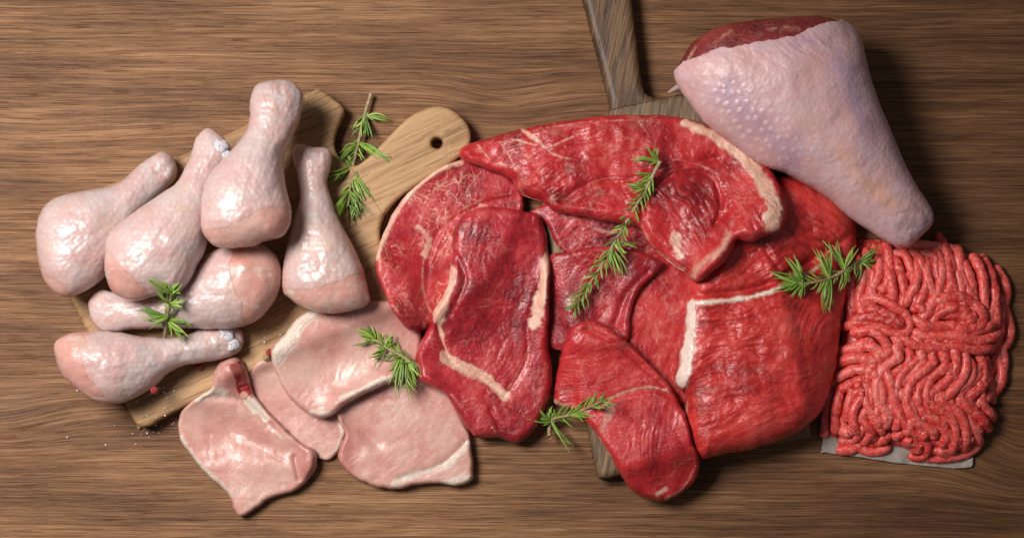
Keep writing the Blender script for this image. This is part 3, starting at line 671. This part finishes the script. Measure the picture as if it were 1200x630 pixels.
steak('beef_steak', 'upright beef steak crossed by a pale fat seam, on the marbled steak', 'beef steak', GB,
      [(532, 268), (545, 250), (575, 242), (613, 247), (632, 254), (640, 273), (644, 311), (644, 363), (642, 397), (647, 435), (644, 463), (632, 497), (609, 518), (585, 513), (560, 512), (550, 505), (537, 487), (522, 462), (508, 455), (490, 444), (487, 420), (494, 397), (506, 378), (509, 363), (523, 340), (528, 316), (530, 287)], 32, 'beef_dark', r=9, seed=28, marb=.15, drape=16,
      bulges=((500, 425, 16, 22, 5), (570, 480, 40, 25, 5), (585, 270, 40, 18, 4), (560, 340, 30, 50, 3)), grooves=(([(512, 378), (526, 420), (560, 440), (592, 464)], 4, 3), ([(634, 330), (618, 380), (618, 420), (592, 464)], 4, 2), ([(575, 480), (590, 510)], 3, 3), ([(535, 300), (545, 330), (525, 370)], 4, 3)),
      fat=(([(512, 372), (520, 400), (526, 420)], 1.8, 3, .8, 2), ([(624, 375), (619, 410), (592, 462)], 1.5, 1.4, .5, 2), ([(560, 465), (540, 470), (528, 462)], 1.5, 1.5, .5, 2), ([(560, 360), (580, 355), (600, 340)], 1.2, 1, .5, 1.8), ([(545, 300), (550, 320)], 1.2, 1, .4, 2), ([(540, 400), (565, 395)], 1.4, 1, .5, 2), ([(575, 410), (600, 395)], 1.2, 1, .4, 2), ([(530, 470), (560, 480), (585, 512)], 1.4, 1, .45, 2)),
      overlays=(('fat_seam', [([(530, 318), (520, 345), (514, 370)], 6, 9, 1, 2), ([(524, 420), (545, 432), (566, 441), (592, 463)], 9, 6, 1, 2), ([(642, 300), (635, 345), (625, 378)], 5, 8, 1, 1.6) ], 1.2, 'fat'),),
      grains=((590, 300, 50, 80, 1.8), (590, 400, 50, 60, 1.2), (560, 490, 40, 40, 1.4)), tone=((590, 270, 50, 40, -.1), (570, 400, 40, 50, .06)))

# ---------------------------------------------------------------- chicken drumsticks
GD = 'raw chicken drumsticks on the light board'
def drumstick(label, outline, ends, cut, knob, seed, flat=1.0, soft=.8):
    """cut: polyline across the thick end, skin on the knob side; knob: blobs of gristle [(x, y, radius)]"""
    cp = catmull(cut, False, 6); (ax, ay, _), (bx, by, _) = ends
    Lx = math.hypot(bx-ax, by-ay)
    def side(px, py):                                          # distance from the cut, positive towards the knob
        best = np.full(px.shape, 1e9); sg = np.zeros(px.shape)
        for i in range(len(cp)-1):
            a, b = cp[i], cp[i+1]; e = b-a; t = np.clip(((px-a[0])*e[0]+(py-a[1])*e[1])/(e@e+1e-9), 0, 1)
            dd = np.hypot(px-a[0]-t*e[0], py-a[1]-t*e[1]); cr = e[0]*(py-a[1])-e[1]*(px-a[0]); k = dd < best
            sg = np.where(k, np.sign(cr), sg); best = np.minimum(best, dd)
        a, b = cp[0], cp[-1]; ks = np.sign((b-a)[0]*(by-a[1])-(b-a)[1]*(bx-a[0]))
        return best*sg*ks+fbm(px/16, py/16, seed+7, 4)*5
    def bp(px, py, d):
        c = cells(px+fbm(px/20, py/20, seed, 2)*2, py, 7.5, seed)
        return (1-sstep(.05, .5, c))*.32*np.clip(side(px, py)/4, 0, 1)+fbm(px/26, py/26, seed+2, 3)*2.6+1.7*fbm(px/7, py/7, seed+6, 3)*np.exp(-((px-bx)**2+(py-by)**2)/420)+fbm(((px-ax)*(bx-ax)+(py-ay)*(by-ay))/Lx/34, ((px-ax)*(by-ay)-(py-ay)*(bx-ax))/Lx/7, seed+4, 3)*.7*np.clip(side(px, py)/20, .2, 1)
    V, F, org, _ = rigid(outline, ends, seed, flat, bump=bp, soft=soft)
    px, py = proj(V); root = empty('chicken_drumstick', org, label, 'drumstick', GD)
    P = np.stack([.6*sstep(.15, .6, fbm(px/18, py/9, seed+12, 3)), .5+.3*fbm(px/30, py/30, seed, 2), 0*px+.3], 1)
    mesh_obj('flesh', V, F, M['flesh'], root, org, P)
    sd = side(px, py)
    mask = np.clip(sd/3.2, 0, 1)
    bz = 1-sstep(.1, .5, cells(px, py, 7.5, seed))
    S = np.stack([np.clip(np.exp(-np.clip(sd, 0, None)/13)*.75+.3*sstep(.2, .7, fbm(px/22, py/22, seed+3, 2)), 0, 1), bz*.4, sstep(.1, .5, fbm(px/24, py/24, seed+21, 3))*.35], 1)
    for kx, ky, kr in knob or [(bx, by, 13)]:
        q = np.hypot(px-kx, py-ky); S[:, 0] = np.maximum(S[:, 0], 1.*np.exp(-((q-kr*1.1)/(kr*.35+1))**2)*sstep(-.15, .3, fbm(px/6, py/6, seed+15, 2)))
    S[:, 1] = np.clip(S[:, 1]+.7*np.exp(-((px-bx)**2+(py-by)**2)/260), 0, 1)
    overlay('skin', V, F, mask, .3, M['skin'], root, org, S, sink=.22)
    # the gristle lumps sit in the knob end
    Vs, Fs, nv = [], [], 0
    for kx, ky, kr in knob:
        i = np.argmin(np.hypot(px-kx, py-ky)-(V[:, 2]-V[:, 2].min())*.001); zc = V[np.hypot(px-kx, py-ky) < 4]
        z = zc[:, 2].max()-kr*.6
        x, y = unproj(np.array(kx), np.array(ky), z)
        u = np.linspace(0, math.pi, 18); w = np.arange(28)/28*2*math.pi
        U, Wv = np.meshgrid(u, w, indexing='ij')
        rr = kr*(1+.3*fbm(np.cos(Wv)*1.3+seed, np.sin(Wv)*1.3+U*1.2, seed+int(kx), 3))
        v = np.stack([x+rr*np.sin(U)*np.cos(Wv), y+rr*np.sin(U)*np.sin(Wv)*.85, z+rr*.68*np.cos(U)], -1).reshape(-1, 3)
        ii = np.arange(17)[:, None]*28; j = np.arange(28)[None]; k = (j+1) % 28
        f = np.stack([ii+j, ii+28+j, ii+28+k, ii+k], -1).reshape(-1, 4)
        Vs.append(v); Fs.append(f+nv); nv += len(v)
    if Vs: mesh_obj('knuckle', np.concatenate(Vs), np.concatenate(Fs), M['gristle'], root, org)
drumstick('drumstick lying flat with its bony knob at left, below the others, red flesh right',
          [(104, 358), (107, 349), (118, 340), (133, 342), (150, 346), (175, 345), (200, 335), (222, 318), (244, 298), (266, 289), (290, 283), (312, 289), (326, 304), (330, 325), (325, 345), (312, 365), (298, 377), (275, 384), (245, 385), (210, 384), (180, 384), (150, 386), (126, 389), (111, 380)],
          ((290, 330, 68), (115, 365, 50)), [(285, 278), (268, 310), (280, 345), (292, 392)], [], 31)
drumstick('leftmost drumstick, smooth pale thick end at the board corner, knob up right',
          [(44, 268), (44, 291), (49, 320), (60, 338), (78, 348), (98, 341), (118, 327), (135, 305), (150, 280), (165, 255), (193, 223), (205, 208), (207, 195), (200, 182), (187, 179), (163, 195), (137, 217), (107, 223), (67, 232), (50, 247)],
          ((85, 285, 72), (195, 195, 50)), [(36, 300), (52, 322), (70, 330), (90, 356)], [], 32)
drumstick('front drumstick lying nearly level with its white blue knob end at right',
          [(64, 411), (67, 399), (84, 390), (109, 388), (142, 390), (171, 395), (204, 396), (223, 391), (241, 384), (266, 382), (281, 386), (285, 400), (278, 413), (259, 420), (237, 424), (215, 428), (197, 437), (179, 453), (157, 466), (131, 473), (109, 468), (87, 453), (72, 436)],
          ((115, 430, 70), (265, 400, 48)), [(110, 380), (93, 405), (100, 435), (140, 482)], [(263, 393, 11), (271, 403, 9)], 33)
drumstick('drumstick second from left with white gristle knob, thick end over the flat one',
          [(242, 151), (231, 161), (226, 177), (218, 197), (207, 216), (187, 230), (157, 250), (130, 272), (124, 292), (124, 318), (129, 337), (142, 349), (164, 351), (190, 344), (214, 338), (230, 312), (240, 290), (246, 250), (254, 218), (263, 198), (272, 180), (266, 166), (252, 153)],
          ((175, 300, 78), (248, 170, 60)), [(116, 285), (140, 312), (165, 335), (185, 358)], [(257, 173, 11), (264, 182, 7)], 34)
drumstick('topmost drumstick pointing up with a broad skin covered knob and pink bottom',
          [(308, 97), (337, 95), (352, 105), (355, 120), (350, 143), (341, 163), (333, 180), (332, 197), (335, 220), (340, 240), (342, 254), (337, 270), (327, 279), (310, 282), (297, 288), (270, 290), (250, 287), (238, 273), (236, 253), (238, 230), (243, 210), (257, 193), (273, 176), (288, 157), (293, 140), (293, 120), (298, 104)],
          ((285, 240, 70), (325, 115, 46)), [(230, 270), (255, 270), (275, 262), (295, 250), (320, 244), (350, 245)], [], 35)
drumstick('drumstick right of the others, rough narrow knob up, hanging over a pork chop',
          [(345, 173), (352, 169), (367, 173), (383, 174), (388, 183), (387, 197), (383, 213), (388, 233), (398, 260), (413, 287), (425, 315), (433, 345), (432, 355), (420, 362), (385, 367), (355, 360), (340, 350), (331, 340), (332, 315), (337, 290), (342, 268), (347, 250), (352, 233), (351, 218), (347, 200), (344, 185)],
          ((382, 320, 66), (366, 185, 52)), [(322, 335), (350, 342), (380, 336), (410, 325), (440, 320)], [], 36)

# ---------------------------------------------------------------- turkey leg
def turkey():
    seed = 51
    out = [(792, 84), (800, 68), (812, 50), (839, 33), (876, 26), (908, 23), (954, 20), (980, 25), (997, 33), (1006, 47), (1014, 79), (1023, 111), (1042, 157), (1065, 208), (1083, 236), (1091, 250), (1090, 262), (1080, 273), (1068, 284), (1058, 287), (1041, 281), (1000, 254), (968, 227), (927, 203), (894, 190), (862, 169), (830, 143), (811, 120), (798, 102)]
    def bp(px, py, d):
        q = (px-870)*.75+(py-135)*.66; q2 = -(px-870)*.66+(py-135)*.75; k = np.exp(-(q/75)**2-((q2-5)/34)**2)+.45*np.exp(-((px-990)/60)**2-((py-220)/50)**2)+.04
        c = cells(px+fbm(px/20, py/20, 4, 2)*4, py, 12, 8)
        c2 = cells(px+fbm(px/15, py/15, 3, 2)*3, py, 7, 9)
        return (1-sstep(.02, .45, c2))*.2*(1-np.clip(k, 0, 1))+1.6*fbm(px/8, py/8, 31, 3)*np.exp(-((px-1068)**2+(py-266)**2)/900)+(1-sstep(.02, .34, c))*1.15*np.clip(k, 0, 1)+fbm(px/40, py/40, 5, 3)*3+fbm((px*.8+py*.6)/30, (py*.8-px*.6)/5, 15, 3)*1.6*np.exp(-((px-945)/40)**2-((py-52)/22)**2)
    V, F, org, _ = rigid(out, ((900, 110, 84), (1065, 262, 72)), seed, .82, bump=bp, soft=.6, shift_pct=95)
    px, py = proj(V)
    root = empty('turkey_leg', org, 'big turkey leg with bumpy lilac skin, top right', 'turkey leg')
    P = np.stack([paint_mask(px, py, [([(836, 50), (850, 42), (856, 38)], 4, 4, .5, 8), ([(880, 40), (905, 33), (935, 33)], 5, 5, .55, 9), ([(800, 80), (815, 55)], 2, 2, .6, 3)], 3), .5+.3*fbm(px/30, py/30, 2, 2), 0*px+.2], 1)
    mesh_obj('thigh_meat', V, F, M['turkey_meat'], root, org, P)
    cp = np.array([(780, 95), (802, 71), (839, 57), (885, 50), (931, 41), (960, 31), (985, 22), (1000, 10)], float)
    cutx = np.interp(px, cp[:, 0], cp[:, 1])
    sd = (py-cutx)+fbm(px/14, py/14, 6, 4)*4
    # underneath the skin wraps all round
    mask = np.clip(sd/3.5, 0, 1)
    q = (px-870)*.75+(py-135)*.66; q2 = -(px-870)*.66+(py-135)*.75; k = np.exp(-(q/85)**2-((q2-5)/40)**2)+.15
    bz = np.clip((1-sstep(.02, .3, cells(px+fbm(px/20, py/20, 4, 2)*4, py, 12, 8)))*k*1.5, 0, 1)
    dk = paint_mask(px, py, [([(985, 70), (1000, 110), (1015, 160)], 10, 8, .9, 14), ([(930, 50), (955, 48)], 10, 8, .5, 12), ([(850, 105), (925, 180)], 14, 16, .5, 14), ([(1070, 278), (1088, 258)], 4, 4, .5, 4)], 9)
    og = paint_mask(px, py, [([(985, 180), (1015, 215), (1045, 240)], 7, 6, .95, 14), ([(800, 100), (820, 125), (850, 155)], 4, 4, .35, 8), ([(940, 140), (985, 180)], 5, 5, .5, 16)], 8)
    overlay('skin', V, F, mask, 2.2, M['turkey'], root, org, np.stack([dk, bz, og], 1), sink=1)
    # little flap of skin hanging from the thick end
    n = 24; t = np.linspace(0, 1, n)
    x, y = unproj(np.array([801, 793, 784]), np.array([98, 103, 108]), np.array([66, 50, 34]))
    path = catmull(np.stack([x, y, np.array([66., 50, 33])], 1), False, 10)
    v, f = tube(path, np.linspace(5, 1.4, len(path)), 12)
    mesh_obj('skin_flap', v, f, M['skin'], root, org, np.zeros((len(v), 3)))
turkey()

# ---------------------------------------------------------------- rosemary
GR = 'rosemary sprigs strewn over the meat'
def sprig(label, stem, clusters, seed, lift=5, w0=2.4, dens=1.):
    """stem: photo points from woody end to tip; clusters: (x, y, [(tip x, tip y), ...]) explicit needles; plus random ones along the stem"""
    rng = np.random.default_rng(seed)
    c = catmull(stem, False, 10)
    x, y = unproj(c[:, 0], c[:, 1], 60.); z = hsample(x, y)
    for _ in range(2):
        x, y = unproj(c[:, 0], c[:, 1], z); z = hsample(x, y)
    k = max(3, len(z)//3*2+1); zs = z.copy()
    t = np.linspace(0, 1, len(z)); line = np.polyval(np.polyfit(t, z, 1 if len(z) < 40 else 2), t)
    zs = np.maximum(line+np.percentile(z-line, 80), 0)+lift
    x, y = unproj(c[:, 0], c[:, 1], zs)
    path = np.stack([x, y, zs], 1)
    org = (float(x.mean()), float(y.mean()), float(zs.min()))
    root = empty('rosemary_sprig', org, label, 'rosemary', GR)
    v, f = tube(path, np.linspace(w0, w0*.45, len(path)), 8)
    mesh_obj('stem', v, f, M['stem'], root, org)
    Vs, Fs, Ps, nv = [], [], [], 0
    def needle(p0, p1, bow, w):
        nonlocal nv
        n = 9; t = np.linspace(0, 1, n)[:, None]
        P = p0+(p1-p0)*t; dr = p1-p0; L = np.linalg.norm(dr)
        sdv = np.cross(dr, [0, 0, 1.]); sdv /= np.linalg.norm(sdv)+1e-9
        P = P+sdv*(bow*L*np.sin(t*math.pi)); P[:, 2] += (rng.uniform(.02, .1)*L*np.sin(t[:, 0]*math.pi))
        wd = w*np.interp(t[:, 0], [0, .12, .35, .8, 1], [.55, .8, 1, .8, .2])
        T = np.gradient(P, axis=0); T /= np.linalg.norm(T, axis=1, keepdims=True)
        roll = rng.uniform(-.7, .7); A = np.cross(T, [0, 0, 1.]); A /= np.linalg.norm(A, axis=1, keepdims=True)+1e-9; B = np.cross(A, T)
        A2 = A*math.cos(roll)+B*math.sin(roll); B2 = B*math.cos(roll)-A*math.sin(roll)
        ring = np.array([(1, -.25), (.75, .25), (.12, .3), (0, .1), (-.12, .3), (-.75, .25), (-1, -.25), (0, -.35)])
        V = (P[:, None]+wd[:, None, None]*(ring[None, :, :1]*A2[:, None]+ring[None, :, 1:]*.9*B2[:, None])).reshape(-1, 3)
        i = np.arange(n-1)[:, None]*8; j = np.arange(8)[None]; kk = (j+1) % 8
        F = np.stack([i+j, i+8+j, i+8+kk, i+kk], -1).reshape(-1, 4)
        tone = np.clip(rng.normal(.5, .25), 0, 1)
        g = np.tile(np.array([0, 0, .2, 1., .2, 0, 0, .9]), n)*.6
        Vs.append(V); Fs.append(F+nv); nv += len(V)
        Ps.append(np.stack([np.full(len(V), tone), g, 0*g], 1))
    def at(px, py, z):
        a, b = unproj(np.array(float(px)), np.array(float(py)), z); return np.array([a, b, z])
    for cx, cy, tips in clusters:
        i = np.argmin(np.hypot(c[:, 0]-cx, c[:, 1]-cy)); z0 = zs[i]
        for tx, ty in tips:
            for rep in range(4):
                jx, jy = rng.normal(0, 1.4, 2)*rep*1.6
                a, b = unproj(np.array(float(tx)), np.array(float(ty)), z0); hz = float(hsample(a, b))
                z1 = max(hz+2.5, z0+rng.uniform(-6, 9))
                z1 = min(z1, z0+26)
                needle(at(cx+rng.normal(0, 1), cy+rng.normal(0, 1), z0), at(tx+jx, ty+jy, z1), rng.normal(0, .07), rng.uniform(.85, 1.3))
    T = np.gradient(c, axis=0); T /= np.linalg.norm(T, axis=1, keepdims=True)
    for i in np.linspace(len(c)*.18, len(c)-1, int(20*dens*len(c)/40)+6).astype(int):
        for s_ in (-1, 1):
            an = s_*rng.uniform(.3, .95); L = rng.uniform(11, 19); d = T[i]; cs, sn = math.cos(an), math.sin(an)
            tx, ty = c[i, 0]+L*(d[0]*cs-d[1]*sn), c[i, 1]+L*(d[0]*sn+d[1]*cs)
            a, b = unproj(np.array(tx), np.array(ty), zs[i]); z1 = max(float(hsample(a, b))+2, zs[i]+rng.uniform(-5, 10)); z1 = min(z1, zs[i]+22)
            needle(at(c[i, 0], c[i, 1], zs[i]), at(tx, ty, z1), rng.normal(0, .08), rng.uniform(.8, 1.25))
    mesh_obj('foliage', np.concatenate(Vs), np.concatenate(Fs), M['leaf'], root, org, np.concatenate(Ps))
sprig('rosemary sprig lying across the neck of the light board handle', [(435, 110), (428, 133), (420, 167), (413, 197), (410, 223), (408, 240)],
      [(428, 136, [(413, 152), (421, 163), (432, 158), (458, 140), (424, 165)]), (421, 168, [(397, 190), (400, 178), (455, 190), (448, 184), (440, 180), (405, 186)]), (413, 195, [(384, 212), (388, 203), (407, 182), (386, 216)]), (415, 200, [(433, 230), (428, 235), (424, 226)]), (409, 224, [(387, 247), (394, 253), (400, 246), (417, 256), (421, 252), (412, 258)])], 61, lift=7, dens=.35)
sprig('small rosemary sprig standing out over the front drumsticks', [(193, 396), (195, 380), (198, 362), (201, 345)],
      [(200, 342, [(174, 327), (190, 330), (208, 332), (212, 340)]), (199, 355, [(183, 342), (217, 350), (214, 360)]), (197, 370, [(164, 360), (170, 364), (168, 376), (178, 380)]), (197, 375, [(224, 382), (220, 378), (222, 396), (212, 393)])], 62, lift=6, dens=.3)
sprig('rosemary tip fanning out on the thick pork chop', [(489, 430), (474, 419), (456, 409), (440, 398)],
      [(440, 398, [(416, 385), (420, 392), (419, 404), (428, 384), (434, 388)]), (452, 407, [(432, 419), (440, 421), (455, 390), (462, 398)]), (470, 418, [(466, 452), (470, 462), (455, 432), (459, 442)]), (478, 422, [(486, 455), (489, 448), (492, 440), (480, 460)])], 63, lift=6, dens=.5)
sprig('longest rosemary sprig lying diagonally across the widest beef steak', [(774, 189), (766, 204), (757, 222), (740, 250), (720, 284), (704, 312), (686, 340), (675, 358)],
      [(772, 190, [(743, 190), (748, 183), (759, 172), (764, 178)]), (764, 205, [(748, 205), (754, 212)]), (757, 222, [(735, 218), (746, 213)]), (720, 284, [(745, 285), (736, 296)]), (716, 290, [(730, 326), (727, 320)])], 64, lift=7, dens=1.15)
sprig('bushy rosemary sprig lying where the roast meets the mince', [(1026, 297), (1006, 306), (985, 320), (965, 328), (944, 332), (930, 331)],
      [(940, 332, [(906, 318), (912, 332), (908, 340), (924, 305), (930, 300), (928, 350), (922, 342), (936, 348)]), (972, 326, [(957, 292), (962, 300), (968, 290), (966, 362), (972, 364)]), (990, 317, [(980, 283), (975, 292), (995, 330), (985, 340), (1000, 290)]), (1008, 306, [(1028, 292), (1020, 315), (1003, 328), (1027, 305)])], 65, lift=7, dens=.6)
sprig('rosemary sprig poking out from below between the two lower steaks', [(644, 512), (644, 500), (650, 490), (668, 486), (690, 477), (706, 470)],
      [(646, 492, [(632, 480), (634, 488), (636, 498), (672, 520), (650, 478)]), (668, 486, [(690, 484), (682, 476), (690, 466)]), (695, 476, [(713, 467), (706, 478)])], 66, lift=13, dens=.6)

# ---------------------------------------------------------------- peppercorns and salt
def corn(px, py, r, mat, label, seed):
    x, y = unproj(np.array(float(px)), np.array(float(py)), 27.); z = float(hsample(x, y)); x, y = unproj(np.array(float(px)), np.array(float(py)), z+r)
    u = np.linspace(0, math.pi, 14); w = np.arange(20)/20*2*math.pi; U, W = np.meshgrid(u, w, indexing='ij')
    rr = r*(1+.16*fbm(np.cos(W)*1.5+5, U*1.6+np.sin(W), seed, 3))
    v = np.stack([x+rr*np.sin(U)*np.cos(W), y+rr*np.sin(U)*np.sin(W), z+r*.95+rr*np.cos(U)], -1).reshape(-1, 3)
    ii = np.arange(13)[:, None]*20; j = np.arange(20)[None]; k = (j+1) % 20
    f = np.stack([ii+j, ii+20+j, ii+20+k, ii+k], -1).reshape(-1, 4)
    tag(mesh_obj('peppercorn', v, f, M[mat], None, (float(x), float(y), z)), label, 'peppercorn', 'peppercorns scattered on the light board')
corn(181, 457, 4.6, 'pink', 'red peppercorn among the salt below the front drumstick', 1)
corn(233, 429, 4.6, 'pink', 'red peppercorn below the knob of the front drumstick', 2)
corn(316, 413, 4.4, 'pink', 'red peppercorn touching the left tip of the thick pork chop', 3)
corn(312, 419, 4., 'tan', 'yellowish peppercorn at the top of the thin pork slice', 4)
corn(163, 500, 2.6, 'tan', 'tiny tan peppercorn on the table below the board corner', 5)
def salt():
    Vs, Fs, nv = [], [], 0
    C = np.array([(-1, -1, -1), (1, -1, -1), (1, 1, -1), (-1, 1, -1), (-1, -1, 1), (1, -1, 1), (1, 1, 1), (-1, 1, 1)], float)
    Q = np.array([(0, 3, 2, 1), (4, 5, 6, 7), (0, 1, 5, 4), (1, 2, 6, 5), (2, 3, 7, 6), (3, 0, 4, 7)])
    for cx, cy, sx, sy, n in ((185, 455, 16, 14, 46), (185, 505, 14, 9, 14), (300, 380, 18, 14, 20), (320, 385, 12, 12, 10), (400, 120, 40, 12, 0), (150, 470, 60, 30, 12)):
        for _ in range(n):
            px, py = RNG.normal(cx, sx), RNG.normal(cy, sy)
            x, y = unproj(np.array(px), np.array(py), 27.); z = float(hsample(x, y))
            if z > 29: continue
            x, y = unproj(np.array(px), np.array(py), z)
            r = RNG.uniform(.5, 1.2); a = RNG.uniform(0, 3); R = np.array([[math.cos(a), -math.sin(a), 0], [math.sin(a), math.cos(a), 0], [.2*math.sin(a*3), .15, 1]])
            Vs.append((C*RNG.uniform(.7, 1.1, (8, 1)))@R.T*r+np.array([x, y, z+r*.9])); Fs.append(Q+nv); nv += 8
    c = np.concatenate(Vs); o = c.mean(0)
    tag(mesh_obj('coarse_salt', c, np.concatenate(Fs), M['salt'], None, (o[0], o[1], 0), smooth=False), 'white coarse salt grains scattered on the board beside the drumsticks', 'salt', None, 'stuff')
salt()

# ---------------------------------------------------------------- light and camera
def area(name, loc, target, size, power, col, shape='RECTANGLE', spread=180):
    l = bpy.data.lights.new(name, 'AREA'); l.shape = shape; l.size, l.size_y = size[0]*K, size[1]*K; l.energy = power; l.color = col; l.spread = math.radians(spread)
    o = bpy.data.objects.new(name, l); COL.objects.link(o); o.location = np.array(loc)*K
    import mathutils
    o.rotation_euler = (mathutils.Vector(np.array(target)*K)-o.location).to_track_quat('-Z', 'Y').to_euler()
area('softbox_key', (-1100, 420, 1800), (-260, -50, 0), (740, 740), 8.2, (1, .975, .94), spread=90)
w = bpy.data.worlds.new('World'); sc.world = w; w.use_nodes = True
bg = w.node_tree.nodes['Background']; bg.inputs[0].default_value = (.95, .97, 1, 1); bg.inputs[1].default_value = .1
cam = bpy.data.cameras.new('Camera'); co = bpy.data.objects.new('Camera', cam); COL.objects.link(co)
co.location = CAM*K; co.rotation_euler = (TILT, 0, 0); cam.sensor_width = 36; cam.lens = 36*D/1200; cam.clip_end = 50; cam.clip_start = .05
sc.camera = co
sc.view_settings.view_transform = 'Standard'; sc.view_settings.look = 'None'; sc.view_settings.exposure = 0; sc.view_settings.gamma = 1
sc.cycles.use_denoising = True; sc.cycles.max_bounces = 8
